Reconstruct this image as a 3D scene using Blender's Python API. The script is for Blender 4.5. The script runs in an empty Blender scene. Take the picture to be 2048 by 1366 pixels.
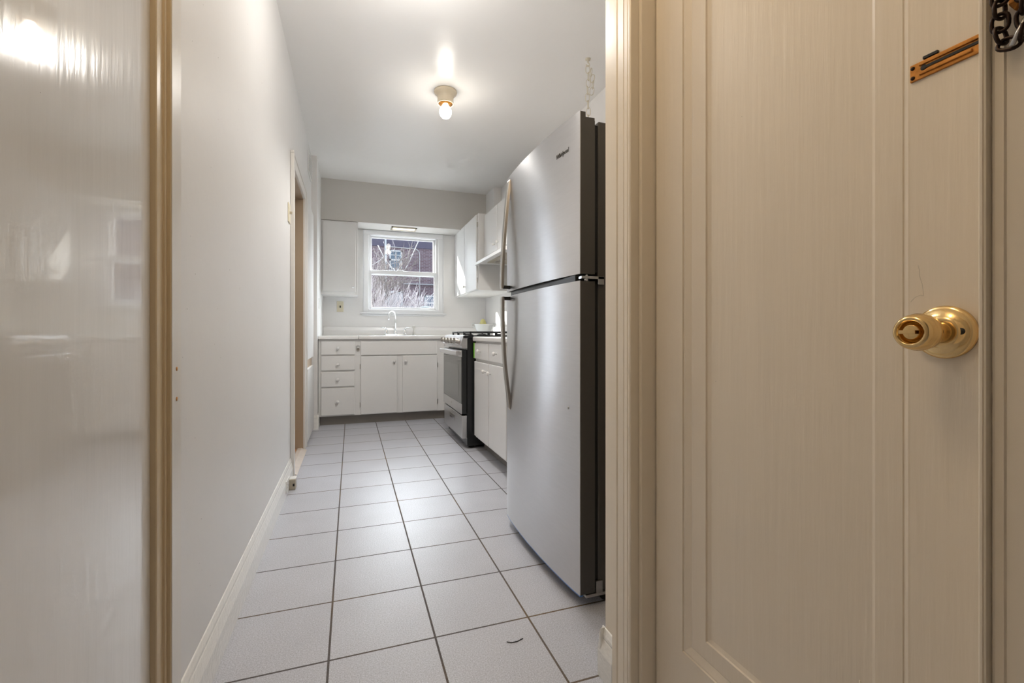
import bpy, bmesh, math, random
from mathutils import Vector, Matrix
random.seed(7)
SC = bpy.context.scene
COL = SC.collection
PI = math.pi

# ------------------------------------------------------------------ camera, world, sun, exposure
cam_d = bpy.data.cameras.new('camera')
cam_d.sensor_width = 36.0
cam_d.lens = 917.0 / 2048.0 * 36.0
cam_d.shift_y = -15.5 / 2048.0
cam_d.clip_start = 0.02
cam = bpy.data.objects.new('camera', cam_d)
COL.objects.link(cam)
cam.location = (0, 0, 0.942)
cam.rotation_euler = (PI / 2, 0, -0.3372)
SC.camera = cam

SC.view_settings.view_transform = 'Standard'
SC.view_settings.look = 'None'
SC.view_settings.gamma = 1.0
SC.view_settings.use_curve_mapping = False
SC.view_settings.exposure = 0.45

world = bpy.data.worlds.new('sky')
SC.world = world
world.use_nodes = True
wn = world.node_tree.nodes
bg = wn['Background']
bg.inputs['Color'].default_value = (0.80, 0.88, 1.0, 1)
bg.inputs['Strength'].default_value = 1.15


def lamp(name, kind, loc, energy, color, **kw):
    d = bpy.data.lights.new(name, kind)
    d.energy = energy
    d.color = color
    for k, v in kw.items():
        setattr(d, k, v)
    o = bpy.data.objects.new(name, d)
    o.location = loc
    COL.objects.link(o)
    return o


sky_glow = lamp('bright_sky', 'SUN', (2, 12, 6), 34.0, (0.90, 0.94, 1.0), angle=1.6)
sky_glow.rotation_euler = Vector((-0.36, -0.80, -0.46)).to_track_quat('-Z', 'Y').to_euler()
sun = lamp('sun', 'SUN', (-8, 12, 8), 10.0, (1.0, 0.95, 0.88), angle=0.006)
sun.rotation_euler = Vector((1.0, -0.68, -0.52)).to_track_quat('-Z', 'Y').to_euler()
port = lamp('window_portal', 'AREA', (0.62, 6.12, 1.71), 1.0, (1, 1, 1), shape='RECTANGLE', size=0.9, size_y=0.95)
port.rotation_euler = (-PI / 2, 0, 0)
port.data.cycles.is_portal = True


# ------------------------------------------------------------------ materials
def mat(name, col, rough=0.5, metal=0.0, bump=0.0, bscale=30.0, stretch=(1, 1, 1), var=0.0, vscale=6.0, coat=0.0, spec=0.5, detail=4.0, bdist=0.01, aniso=0.0, rvar=0.0, speck=0.0):
    m = bpy.data.materials.new(name)
    m.use_nodes = True
    nt = m.node_tree
    b = nt.nodes['Principled BSDF']
    b.inputs['Base Color'].default_value = (*col, 1)
    b.inputs['Roughness'].default_value = rough
    b.inputs['Metallic'].default_value = metal
    b.inputs['Coat Weight'].default_value = coat
    b.inputs['Specular IOR Level'].default_value = spec
    b.inputs['Anisotropic'].default_value = aniso
    geo = nt.nodes.new('ShaderNodeNewGeometry')
    mp = nt.nodes.new('ShaderNodeMapping')
    mp.inputs['Scale'].default_value = stretch
    nt.links.new(geo.outputs['Position'], mp.inputs['Vector'])
    if bump > 0:
        n = nt.nodes.new('ShaderNodeTexNoise')
        n.inputs['Scale'].default_value = bscale
        n.inputs['Detail'].default_value = detail
        bp = nt.nodes.new('ShaderNodeBump')
        bp.inputs['Strength'].default_value = bump
        bp.inputs['Distance'].default_value = bdist
        nt.links.new(mp.outputs[0], n.inputs['Vector'])
        nt.links.new(n.outputs['Fac'], bp.inputs['Height'])
        nt.links.new(bp.outputs[0], b.inputs['Normal'])
    if var > 0 or rvar > 0:
        n2 = nt.nodes.new('ShaderNodeTexNoise')
        n2.inputs['Scale'].default_value = vscale
        n2.inputs['Detail'].default_value = 6.0
        nt.links.new(mp.outputs[0], n2.inputs['Vector'])
        if var > 0:
            mx = nt.nodes.new('ShaderNodeMix')
            mx.data_type = 'RGBA'
            mx.inputs[6].default_value = (*[c * (1 - var) for c in col], 1)
            mx.inputs[7].default_value = (*[min(1, c * (1 + var)) for c in col], 1)
            nt.links.new(n2.outputs['Fac'], mx.inputs[0])
            nt.links.new(mx.outputs[2], b.inputs['Base Color'])
        if rvar > 0:
            mr = nt.nodes.new('ShaderNodeMapRange')
            mr.inputs['To Min'].default_value = max(0.02, rough - rvar)
            mr.inputs['To Max'].default_value = rough + rvar
            nt.links.new(n2.outputs['Fac'], mr.inputs['Value'])
            nt.links.new(mr.outputs[0], b.inputs['Roughness'])
    if speck > 0:
        vo = nt.nodes.new('ShaderNodeTexVoronoi')
        vo.inputs['Scale'].default_value = 20.0
        nz = nt.nodes.new('ShaderNodeTexNoise')
        nz.inputs['Scale'].default_value = 90.0
        nt.links.new(geo.outputs['Position'], vo.inputs['Vector'])
        nt.links.new(geo.outputs['Position'], nz.inputs['Vector'])
        sepc = nt.nodes.new('ShaderNodeSeparateColor')
        nt.links.new(vo.outputs['Color'], sepc.inputs[0])
        th = nt.nodes.new('ShaderNodeMath')
        th.operation = 'MULTIPLY_ADD'
        nt.links.new(nz.outputs['Fac'], th.inputs[0])
        th.inputs[1].default_value = 0.07
        nt.links.new(vo.outputs['Distance'], th.inputs[2])
        lim = nt.nodes.new('ShaderNodeMath')
        lim.operation = 'MULTIPLY_ADD'
        nt.links.new(sepc.outputs[0], lim.inputs[0])
        lim.inputs[1].default_value = 0.10
        lim.inputs[2].default_value = 0.003
        cmp_ = nt.nodes.new('ShaderNodeMath')
        cmp_.operation = 'LESS_THAN'
        nt.links.new(th.outputs[0], cmp_.inputs[0])
        nt.links.new(lim.outputs[0], cmp_.inputs[1])
        mf = nt.nodes.new('ShaderNodeMath')
        mf.operation = 'MULTIPLY'
        mf.inputs[1].default_value = speck
        nt.links.new(cmp_.outputs[0], mf.inputs[0])
        mk = nt.nodes.new('ShaderNodeMix')
        mk.data_type = 'RGBA'
        mk.inputs[6].default_value = (*col, 1)
        mk.inputs[7].default_value = (0.10, 0.08, 0.06, 1)
        src = b.inputs['Base Color'].links[0].from_socket if b.inputs['Base Color'].links else None
        if src:
            nt.links.new(src, mk.inputs[6])
        nt.links.new(mf.outputs[0], mk.inputs[0])
        nt.links.new(mk.outputs[2], b.inputs['Base Color'])
    return m


def emit_mat(name, col, strength):
    m = bpy.data.materials.new(name)
    m.use_nodes = True
    b = m.node_tree.nodes['Principled BSDF']
    b.inputs['Base Color'].default_value = (*col, 1)
    b.inputs['Emission Color'].default_value = (*col, 1)
    b.inputs['Emission Strength'].default_value = strength
    return m


def brick_mat(name, c1, c2, mortar, w, h, ms, rough=0.5, vec='XY', off=(0, 0), offset=0.5, bump=0.3, speck=0.0, var=0.0, spec=0.5, mortar2=None):
    m = bpy.data.materials.new(name)
    m.use_nodes = True
    nt = m.node_tree
    b = nt.nodes['Principled BSDF']
    b.inputs['Specular IOR Level'].default_value = spec
    geo = nt.nodes.new('ShaderNodeNewGeometry')
    sep = nt.nodes.new('ShaderNodeSeparateXYZ')
    com = nt.nodes.new('ShaderNodeCombineXYZ')
    nt.links.new(geo.outputs['Position'], sep.inputs[0])
    for i, ax in enumerate(vec):
        a = nt.nodes.new('ShaderNodeMath')
        a.operation = 'SUBTRACT'
        a.inputs[1].default_value = off[i]
        nt.links.new(sep.outputs['XYZ'.index(ax)], a.inputs[0])
        nt.links.new(a.outputs[0], com.inputs[i])
    t = nt.nodes.new('ShaderNodeTexBrick')
    t.offset = offset
    t.squash = 1.0
    t.inputs['Color1'].default_value = (*c1, 1)
    t.inputs['Color2'].default_value = (*c2, 1)
    t.inputs['Mortar'].default_value = (*mortar, 1)
    if mortar2:
        nm = nt.nodes.new('ShaderNodeTexNoise')
        nm.inputs['Scale'].default_value = 2.2
        nt.links.new(geo.outputs['Position'], nm.inputs['Vector'])
        rm = nt.nodes.new('ShaderNodeMapRange')
        rm.inputs['From Min'].default_value = 0.48
        rm.inputs['From Max'].default_value = 0.68
        nt.links.new(nm.outputs['Fac'], rm.inputs['Value'])
        xm = nt.nodes.new('ShaderNodeMix')
        xm.data_type = 'RGBA'
        xm.inputs[6].default_value = (*mortar, 1)
        xm.inputs[7].default_value = (*mortar2, 1)
        nt.links.new(rm.outputs[0], xm.inputs[0])
        nt.links.new(xm.outputs[2], t.inputs['Mortar'])
    t.inputs['Scale'].default_value = 1.0
    t.inputs['Mortar Size'].default_value = ms
    t.inputs['Mortar Smooth'].default_value = 0.15
    t.inputs['Brick Width'].default_value = w
    t.inputs['Row Height'].default_value = h
    nt.links.new(com.outputs[0], t.inputs['Vector'])
    out = t.outputs['Color']
    if speck > 0:
        n = nt.nodes.new('ShaderNodeTexNoise')
        n.inputs['Scale'].default_value = 260.0
        n.inputs['Detail'].default_value = 3.0
        n3 = nt.nodes.new('ShaderNodeTexNoise')
        n3.inputs['Scale'].default_value = 5.0
        nt.links.new(geo.outputs['Position'], n.inputs['Vector'])
        nt.links.new(geo.outputs['Position'], n3.inputs['Vector'])
        mr = nt.nodes.new('ShaderNodeMapRange')
        mr.inputs['From Min'].default_value = 0.3
        mr.inputs['From Max'].default_value = 0.7
        mr.inputs['To Min'].default_value = 1 - speck
        mr.inputs['To Max'].default_value = 1 + speck
        nt.links.new(n.outputs['Fac'], mr.inputs['Value'])
        mr2 = nt.nodes.new('ShaderNodeMapRange')
        mr2.inputs['To Min'].default_value = 1 - var
        mr2.inputs['To Max'].default_value = 1 + var
        nt.links.new(n3.outputs['Fac'], mr2.inputs['Value'])
        mu = nt.nodes.new('ShaderNodeMath')
        mu.operation = 'MULTIPLY'
        nt.links.new(mr.outputs[0], mu.inputs[0])
        nt.links.new(mr2.outputs[0], mu.inputs[1])
        vm = nt.nodes.new('ShaderNodeVectorMath')
        vm.operation = 'SCALE'
        nt.links.new(out, vm.inputs[0])
        nt.links.new(mu.outputs[0], vm.inputs['Scale'])
        out = vm.outputs[0]
    nt.links.new(out, b.inputs['Base Color'])
    rr = nt.nodes.new('ShaderNodeMapRange')
    rr.inputs['To Min'].default_value = rough
    rr.inputs['To Max'].default_value = 0.9
    nt.links.new(t.outputs['Fac'], rr.inputs['Value'])
    nt.links.new(rr.outputs[0], b.inputs['Roughness'])
    inv = nt.nodes.new('ShaderNodeMath')
    inv.operation = 'SUBTRACT'
    inv.inputs[0].default_value = 1.0
    nt.links.new(t.outputs['Fac'], inv.inputs[1])
    bp = nt.nodes.new('ShaderNodeBump')
    bp.inputs['Strength'].default_value = bump
    bp.inputs['Distance'].default_value = 0.003
    nt.links.new(inv.outputs[0], bp.inputs['Height'])
    nt.links.new(bp.outputs[0], b.inputs['Normal'])
    return m


M = {}
M['wall'] = mat('white_wall_paint', (0.80, 0.79, 0.78), 0.36, bump=0.35, bscale=14, detail=6, bdist=0.004, var=0.02, vscale=3)
M['wall_gloss'] = mat('glossy_wall_paint', (0.77, 0.765, 0.76), 0.42, speck=0.7, spec=0.35, bump=0.5, bscale=9, detail=8, bdist=0.004, var=0.025, vscale=3)
M['ceil'] = mat('ceiling_paint', (0.88, 0.865, 0.845), 0.28, bump=0.6, bscale=3.5, detail=3, bdist=0.012, var=0.015, vscale=2)
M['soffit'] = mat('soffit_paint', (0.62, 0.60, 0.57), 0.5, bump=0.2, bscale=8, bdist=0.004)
M['panel'] = mat('brushed_gloss_paint', (0.78, 0.775, 0.765), 0.15, speck=0.9, coat=0.5, bump=0.45, bscale=45, stretch=(1, 1, 0.11), detail=8, bdist=0.0016, var=0.03, vscale=25, rvar=0.04)
M['trim'] = mat('cream_trim_paint', (0.78, 0.70, 0.58), 0.33, bump=0.25, bscale=50, stretch=(1, 1, 0.05), bdist=0.002, var=0.03, vscale=12)
M['trim_shaded'] = mat('shade_toned_trim_paint', (0.62, 0.50, 0.33), 0.30, bump=0.25, bscale=50, stretch=(1, 1, 0.05), bdist=0.002, var=0.03, vscale=12)  # darker yellow tone holds the warm shade of the casing grooves
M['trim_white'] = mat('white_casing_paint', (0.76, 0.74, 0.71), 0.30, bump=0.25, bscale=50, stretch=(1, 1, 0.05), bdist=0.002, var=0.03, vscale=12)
M['door'] = mat('cream_door_paint', (0.77, 0.685, 0.565), 0.36, speck=0.8, bump=0.5, bscale=75, stretch=(1, 1, 0.06), bdist=0.002, var=0.03, vscale=20, detail=6)
M['base'] = mat('old_white_baseboard_paint', (0.84, 0.83, 0.80), 0.22, bump=0.6, bscale=70, bdist=0.003, var=0.06, vscale=40)
M['cab'] = mat('white_cabinet_paint', (0.78, 0.775, 0.765), 0.45, bump=0.15, bscale=40, bdist=0.002, var=0.015, vscale=8)
M['toe'] = mat('grey_vinyl_toe_kick', (0.22, 0.20, 0.18), 0.35, var=0.1, vscale=15)
M['counter'] = mat('white_enamel', (0.86, 0.855, 0.845), 0.16, bump=0.05, bscale=10)
M['steel'] = mat('brushed_stainless', (0.62, 0.61, 0.61), 0.30, 1.0, aniso=0.85, stretch=(1, 1, 14), var=0.05, vscale=12, rvar=0.03)
_nt = M['steel'].node_tree
_tg = _nt.nodes.new('ShaderNodeCombineXYZ')
_tg.inputs[2].default_value = 1.0
_nt.links.new(_tg.outputs[0], _nt.nodes['Principled BSDF'].inputs['Tangent'])
M['chrome'] = mat('chrome', (0.75, 0.76, 0.78), 0.10, 1.0, bump=0.02)
M['handle'] = mat('satin_handle_steel', (0.52, 0.50, 0.47), 0.28, 1.0, var=0.03)
M['black'] = mat('black_enamel', (0.012, 0.013, 0.014), 0.25, var=0.1)
M['iron'] = mat('black_cast_iron', (0.015, 0.015, 0.017), 0.5, bump=0.2, bscale=200, bdist=0.001)
M['fridge_side'] = mat('charcoal_fridge_side', (0.075, 0.068, 0.060), 0.4, bump=0.15, bscale=400, bdist=0.0005)
M['rubber'] = mat('black_rubber', (0.01, 0.01, 0.01), 0.6, bump=0.1)
M['oven_glass'] = mat('grey_oven_glass', (0.16, 0.16, 0.155), 0.08, 0.3, var=0.05)
M['oven_window'] = mat('grey_oven_window', (0.21, 0.21, 0.205), 0.10, 0.3, var=0.05)
M['brass'] = mat('polished_brass', (0.78, 0.56, 0.27), 0.16, 1.0, bump=0.06, bscale=20, var=0.08, vscale=30)
M['old_brass'] = mat('tarnished_brass', (0.50, 0.22, 0.055), 0.36, 0.9, bump=0.3, bscale=120, bdist=0.001, var=0.5, vscale=90)
M['chain'] = mat('dark_bronze_chain', (0.028, 0.014, 0.008), 0.35, 0.7, bump=0.3, bscale=300, bdist=0.0006, var=0.4, vscale=150)
M['white_metal'] = mat('white_painted_chain', (0.66, 0.61, 0.50), 0.4, 0.1, var=0.08, vscale=60)
M['plastic'] = mat('white_plastic', (0.80, 0.79, 0.77), 0.3, var=0.01)
M['almond'] = mat('almond_plastic', (0.72, 0.66, 0.50), 0.35, var=0.03)
M['beige'] = mat('beige_plastic', (0.48, 0.43, 0.34), 0.4, var=0.05)
M['porcelain'] = mat('cream_porcelain', (0.70, 0.61, 0.46), 0.18, var=0.02)
M['socket'] = mat('orange_brown_socket_lining', (0.55, 0.25, 0.05), 0.4, 0.3, var=0.1)
M['dark'] = mat('dark_slot', (0.01, 0.009, 0.008), 0.6, var=0.1)
M['green'] = mat('bright_green_tape', (0.22, 0.72, 0.02), 0.4, var=0.03)
M['bowl'] = mat('white_ceramic', (0.78, 0.82, 0.82), 0.15, var=0.02)
M['fruit'] = mat('yellow_green_skin', (0.52, 0.50, 0.20), 0.45, bump=0.4, bscale=60, bdist=0.003, var=0.25, vscale=25)
M['teal'] = mat('blue_grey_glaze', (0.28, 0.38, 0.40), 0.3, var=0.1)
M['wood'] = mat('orange_wood_floor', (0.55, 0.24, 0.07), 0.3, bump=0.1, stretch=(1, 12, 1), var=0.25, vscale=6)
M['threshold'] = mat('worn_threshold', (0.60, 0.52, 0.45), 0.45, var=0.15, vscale=20)
M['jamb'] = mat('tan_jamb', (0.40, 0.315, 0.225), 0.4, bump=0.2, bscale=40, bdist=0.002, var=0.05)  # even tan tone, darker than the casing
M['brownwall'] = mat('tan_wall_paint', (0.56, 0.44, 0.32), 0.5, var=0.03)
M['vinyl'] = mat('white_vinyl_window', (0.76, 0.765, 0.775), 0.3, var=0.01)
M['fluor'] = emit_mat('warm_tube_cover', (1.0, 0.93, 0.72), 0.55)
M['bulb'] = emit_mat('lit_bulb_glass', (1.0, 0.93, 0.80), 14.0)
M['wire'] = mat('pale_cable', (0.6, 0.6, 0.62), 0.6, var=0.05)
M['bark'] = mat('grey_bark', (0.26, 0.235, 0.23), 0.8, bump=0.8, bscale=30, var=0.35, vscale=12)
M['twig'] = mat('pale_twig', (0.52, 0.48, 0.49), 0.7, var=0.2, vscale=10)
M['frame_out'] = mat('white_outdoor_frame', (0.60, 0.63, 0.66), 0.5, var=0.03)
M['pane_out'] = mat('blue_grey_pane', (0.13, 0.19, 0.26), 0.08, var=0.1)
M['bin'] = mat('dark_teal_plastic', (0.018, 0.032, 0.034), 0.7, var=0.1)
M['film'] = mat('blue_protective_film', (0.10, 0.24, 0.58), 0.3, var=0.05)
M['shadowed_band'] = mat('shadow_toned_brick_band', (0.125, 0.115, 0.17), 0.9, var=0.15, vscale=8)
M['ground'] = mat('pale_yard', (0.12, 0.115, 0.11), 0.9, bump=0.4, var=0.2, vscale=3)
M['concrete'] = mat('pale_concrete', (0.42, 0.42, 0.45), 0.8, bump=0.2, var=0.12, vscale=4)
M['brick'] = brick_mat('red_brick', (0.16, 0.105, 0.125), (0.21, 0.145, 0.165), (0.32, 0.29, 0.33), 0.20, 0.062, 0.009, 0.9, 'XZ', bump=0.4, speck=0.1, var=0.15, spec=0.2)
M['tile'] = brick_mat('grey_ceramic_tile', (0.50, 0.508, 0.555), (0.525, 0.53, 0.575), (0.115, 0.105, 0.105), 0.308, 0.308, 0.0034, 0.40, 'XY', off=(-0.0617 - 3.08, 1.4211 - 6.16), offset=0.0, bump=0.5, speck=0.24, var=0.07, spec=0.32, mortar2=(0.18, 0.13, 0.085))

g = bpy.data.materials.new('clear_window_glass')
g.use_nodes = True
gt = g.node_tree
for n in list(gt.nodes):
    if n.type != 'OUTPUT_MATERIAL':
        gt.nodes.remove(n)
go = [n for n in gt.nodes if n.type == 'OUTPUT_MATERIAL'][0]
tr = gt.nodes.new('ShaderNodeBsdfTransparent')
tr.inputs[0].default_value = (0.95, 0.97, 0.97, 1)
gl = gt.nodes.new('ShaderNodeBsdfGlossy')
gl.inputs['Roughness'].default_value = 0.02
lw = gt.nodes.new('ShaderNodeLayerWeight')
pw = gt.nodes.new('ShaderNodeMath')
pw.operation = 'POWER'
pw.inputs[1].default_value = 5.0
ma = gt.nodes.new('ShaderNodeMath')
ma.operation = 'MULTIPLY_ADD'
ma.inputs[1].default_value = 0.6
ma.inputs[2].default_value = 0.022
gt.links.new(lw.outputs['Facing'], pw.inputs[0])
gt.links.new(pw.outputs[0], ma.inputs[0])
ms = gt.nodes.new('ShaderNodeMixShader')
gt.links.new(ma.outputs[0], ms.inputs[0])
gt.links.new(tr.outputs[0], ms.inputs[1])
gt.links.new(gl.outputs[0], ms.inputs[2])
gt.links.new(ms.outputs[0], go.inputs[0])
M['glass'] = g


fg_ = bpy.data.materials.new('frosted_diffuser')
fg_.use_nodes = True
ft = fg_.node_tree
for n in list(ft.nodes):
    if n.type != 'OUTPUT_MATERIAL':
        ft.nodes.remove(n)
tl = ft.nodes.new('ShaderNodeBsdfTranslucent')
tl.inputs[0].default_value = (0.50, 0.52, 0.54, 1)
ft.links.new(tl.outputs[0], [n for n in ft.nodes if n.type == 'OUTPUT_MATERIAL'][0].inputs[0])
M['frosted'] = fg_


# ------------------------------------------------------------------ mesh helpers
class MB:
    def __init__(self):
        self.v, self.f, self.s = [], [], []

    def add(self, vs, fs, smooth=False):
        n = len(self.v)
        self.v += [tuple(p) for p in vs]
        for f in fs:
            self.f.append([i + n for i in f])
            self.s.append(smooth)
        return self

    def box(self, x0, x1, y0, y1, z0, z1):
        x0, x1 = min(x0, x1), max(x0, x1)
        y0, y1 = min(y0, y1), max(y0, y1)
        z0, z1 = min(z0, z1), max(z0, z1)
        vs = [(x, y, z) for z in (z0, z1) for y in (y0, y1) for x in (x0, x1)]
        return self.add(vs, [(0, 2, 3, 1), (4, 5, 7, 6), (0, 1, 5, 4), (2, 6, 7, 3), (0, 4, 6, 2), (1, 3, 7, 5)])

    def prism(self, poly, a0, a1, axis='Z'):
        """poly: list of 2D points; extruded along axis. Z: (x,y); Y: (x,z); X: (y,z)"""
        def P(p, a):
            return {'Z': (p[0], p[1], a), 'Y': (p[0], a, p[1]), 'X': (a, p[0], p[1])}[axis]
        n = len(poly)
        vs = [P(p, a0) for p in poly] + [P(p, a1) for p in poly]
        fs = [tuple(range(n)), tuple(range(2 * n - 1, n - 1, -1))]
        fs += [(i, n + i, n + (i + 1) % n, (i + 1) % n) for i in range(n)]
        return self.add(vs, fs)

    def lathe(self, prof, origin, axis, seg=32):
        """prof: list of (radius, along)"""
        ax = Vector(axis).normalized()
        u = ax.orthogonal().normalized()
        w = ax.cross(u)
        o = Vector(origin)
        vs, fs = [], []
        for r, t in prof:
            for k in range(seg):
                a = 2 * PI * k / seg
                vs.append(o + ax * t + (u * math.cos(a) + w * math.sin(a)) * max(r, 1e-5))
        for i in range(len(prof) - 1):
            for k in range(seg):
                k2 = (k + 1) % seg
                fs.append((i * seg + k, i * seg + k2, (i + 1) * seg + k2, (i + 1) * seg + k))
        n = len(prof)
        fs.append(tuple(reversed(range(seg))))
        fs.append(tuple(range((n - 1) * seg, n * seg)))
        return self.add(vs, fs, True)

    def tube(self, pts, r, seg=10, closed=False, flat=None):
        """pts polyline; r radius or list; flat=(ru, rw, up) for an elliptical section"""
        P = [Vector(p) for p in pts]
        n = len(P)
        rs = r if isinstance(r, (list, tuple)) else [r] * n
        vs, fs = [], []
        prev = None
        for i in range(n):
            if closed:
                t = (P[(i + 1) % n] - P[i - 1]).normalized()
            else:
                t = (P[min(i + 1, n - 1)] - P[max(i - 1, 0)]).normalized()
            if prev is None:
                u = t.orthogonal().normalized()
            else:
                u = (prev - t * prev.dot(t)).normalized()
            prev = u
            w = t.cross(u)
            for k in range(seg):
                a = 2 * PI * k / seg
                vs.append(P[i] + (u * math.cos(a) + w * math.sin(a)) * rs[i])
        m = n if closed else n - 1
        for i in range(m):
            j = (i + 1) % n
            for k in range(seg):
                k2 = (k + 1) % seg
                fs.append((i * seg + k, i * seg + k2, j * seg + k2, j * seg + k))
        if not closed:
            fs.append(tuple(reversed(range(seg))))
            fs.append(tuple(range((n - 1) * seg, n * seg)))
        return self.add(vs, fs, True)

    def rings(self, rects, axis='X', fill=True):
        """nested rectangles (a0,a1,z0,z1,depth): mitred profile faces, last one filled. axis X: a=y, depth=x ; axis Y: a=x, depth=y"""
        vs, fs = [], []
        for a0, a1, z0, z1, dpt in rects:
            for a, z in ((a0, z0), (a1, z0), (a1, z1), (a0, z1)):
                vs.append((dpt, a, z) if axis == 'X' else (a, dpt, z))
        for i in range(len(rects) - 1):
            for k in range(4):
                k2 = (k + 1) % 4
                fs.append((4 * i + k, 4 * i + k2, 4 * i + 4 + k2, 4 * i + 4 + k))
        if fill:
            n = 4 * (len(rects) - 1)
            fs.append((n, n + 1, n + 2, n + 3))
        return self.add(vs, fs)

    def build(self, name, material, parent=None, bevel=0.0, seg=2, origin=None):
        if origin is None:
            if parent is not None:
                origin = Vector(parent['_o'])
            else:
                xs, ys, zs = zip(*self.v)
                origin = Vector(((min(xs) + max(xs)) / 2, (min(ys) + max(ys)) / 2, min(zs)))
        origin = Vector(origin)
        me = bpy.data.meshes.new(name)
        me.from_pydata([tuple(Vector(p) - origin) for p in self.v], [], self.f)
        me.polygons.foreach_set('use_smooth', self.s)
        bm = bmesh.new()
        bm.from_mesh(me)
        bmesh.ops.recalc_face_normals(bm, faces=bm.faces)
        bm.to_mesh(me)
        bm.free()
        me.materials.append(material)
        o = bpy.data.objects.new(name, me)
        COL.objects.link(o)
        if parent is not None:
            o.parent = parent
            o.location = origin - Vector(parent['_o'])
        else:
            o.location = origin
        o['_o'] = tuple(origin)
        if bevel > 0:
            b = o.modifiers.new('bevel', 'BEVEL')
            b.width = bevel
            b.segments = seg
            b.limit_method = 'ANGLE'
            b.angle_limit = 0.6
        return o


def tag(o, label, cat, group=None):
    o['label'] = label
    o['category'] = cat
    if group:
        o['group'] = group
    return o


def thing(name, loc, label, cat, group=None):
    o = bpy.data.objects.new(name, None)
    COL.objects.link(o)
    o.location = loc
    o.empty_display_size = 0.1
    o['_o'] = tuple(loc)
    return tag(o, label, cat, group)


def structure(o, label=None, cat=None):
    o['kind'] = 'structure'
    if label:
        o['label'] = label
    if cat:
        o['category'] = cat
    return o


def struct(mb, name, m, label, cat, **kw):
    return structure(mb.build(name, m, **kw), label, cat)


def arc(c, r, a0, a1, n, plane='XZ', fixed=0.0):
    out = []
    for i in range(n + 1):
        a = a0 + (a1 - a0) * i / n
        p, q = c[0] + r * math.cos(a), c[1] + r * math.sin(a)
        out.append({'XZ': (p, fixed, q), 'YZ': (fixed, p, q), 'XY': (p, q, fixed)}[plane])
    return out


# ------------------------------------------------------------------ room shell
XL, XR, YB, ZC = -0.37, 1.70, 5.92, 2.69
HX = 0.66
struct(MB().box(-0.60, 1.9, -3.0, 6.1, -0.12, 0.0), 'floor', M['tile'], 'grey speckled ceramic floor tiles with dark grout', 'floor')
struct(MB().box(-0.60, 1.9, -3.0, 6.1, ZC, ZC + 0.12), 'ceiling', M['ceil'], 'glossy off-white painted ceiling', 'ceiling')

DY0, DY1, DZ = 3.335, 4.08, 2.05      # doorway in the left wall
w = MB()
w.box(XL - 0.13, XL, 1.02, DY0, 0, ZC)
w.box(XL - 0.13, XL, DY0, DY1, DZ, ZC)
w.box(XL - 0.13, XL, DY1, 6.05, 0, ZC)
w.box(XL - 0.13, XL, -3.0, 0.2, 0, ZC)
w.box(XL - 0.13, XL, 0.2, 1.02, 2.08, ZC)
struct(MB().box(XL, -0.318, 4.89, YB, 0, ZC), 'wall_column', M['wall'], 'shallow corner column left of the sink run', 'column')
struct(w, 'wall_left', M['wall_gloss'], 'long glossy white left wall of the kitchen passage', 'wall')

WX0, WX1, WZ0, WZ1 = 0.194, 1.063, 1.235, 2.172   # window opening
w = MB()
w.box(XL, WX0, YB, YB + 0.14, 0, ZC)
w.box(WX1, 1.9, YB, YB + 0.14, 0, ZC)
w.box(WX0, WX1, YB, YB + 0.14, 0, WZ0)
w.box(WX0, WX1, YB, YB + 0.14, WZ1, ZC)
struct(w, 'wall_back', M['wall'], 'white back wall around the kitchen window', 'wall')
struct(MB().box(XR, XR + 0.12, 1.105, 6.05, 0, ZC), 'wall_right', M['wall'], 'white right wall behind the range and refrigerator', 'wall')
struct(MB().box(HX, XR + 0.12, 0.975, 1.105, 0, ZC), 'wall_front', M['trim'], 'short white wall return between door casing and refrigerator', 'wall')
w = MB()
w.box(HX, HX + 0.13, -3.0, 0.24, 0, ZC)
w.box(HX, HX + 0.13, 0.24, 0.975, 2.08, ZC)
w.box(HX + 0.10, HX + 0.13, 0.24, 0.975, 0, 2.08)
struct(w, 'wall_hall', M['wall'], 'hall wall that holds the cream panelled door', 'wall')
struct(MB().box(XL - 0.13, HX + 0.13, -3.12, -3.0, 0, ZC), 'wall_end', M['wall'], 'end wall of the hall', 'wall')
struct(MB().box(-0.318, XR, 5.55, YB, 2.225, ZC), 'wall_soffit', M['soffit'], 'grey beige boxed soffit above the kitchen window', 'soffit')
struct(MB().box(1.60, XR, 5.225, 5.55, 2.243, ZC), 'trim_5', M['wall'], 'small boxed pipe chase above the right wall cabinets', 'pipe chase', bevel=0.003)

# side room beyond the left doorway
w = MB()
w.box(-2.3, -1.75, 4.9, 5.0, 0, ZC)
w.box(-0.75, XL - 0.13, 4.9, 5.0, 0, ZC)
w.box(-1.75, -0.75, 4.9, 5.0, 0, 0.10)
w.box(-1.75, -0.75, 4.9, 5.0, 2.25, ZC)
w.box(-2.3, XL - 0.13, 2.4, 2.5, 0, ZC)
w.box(-2.4, -2.3, 2.4, 5.0, 0, ZC)
struct(w, 'wall_side_room', M['brownwall'], 'tan walls of the room beyond the left doorway', 'wall')
struct(MB().box(-2.3, XL, 2.5, 4.9, -0.1, 0.012), 'floor_side_room', M['wood'], 'orange wood floor beyond the left doorway', 'floor')
struct(MB().box(-2.3, -0.6, 2.5, 4.9, ZC, ZC + 0.1), 'ceiling_side_room', M['ceil'], 'ceiling of the room beyond the left doorway', 'ceiling')
struct(MB().box(-1.76, -0.74, 4.94, 4.95, 0.09, 2.26), 'daylight_diffuser', M['frosted'], 'frosted pane added in the room beyond the left doorway to spread daylight', 'window')  # added pane out of view; spreads daylight and brightens the refrigerator reflection
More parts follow.
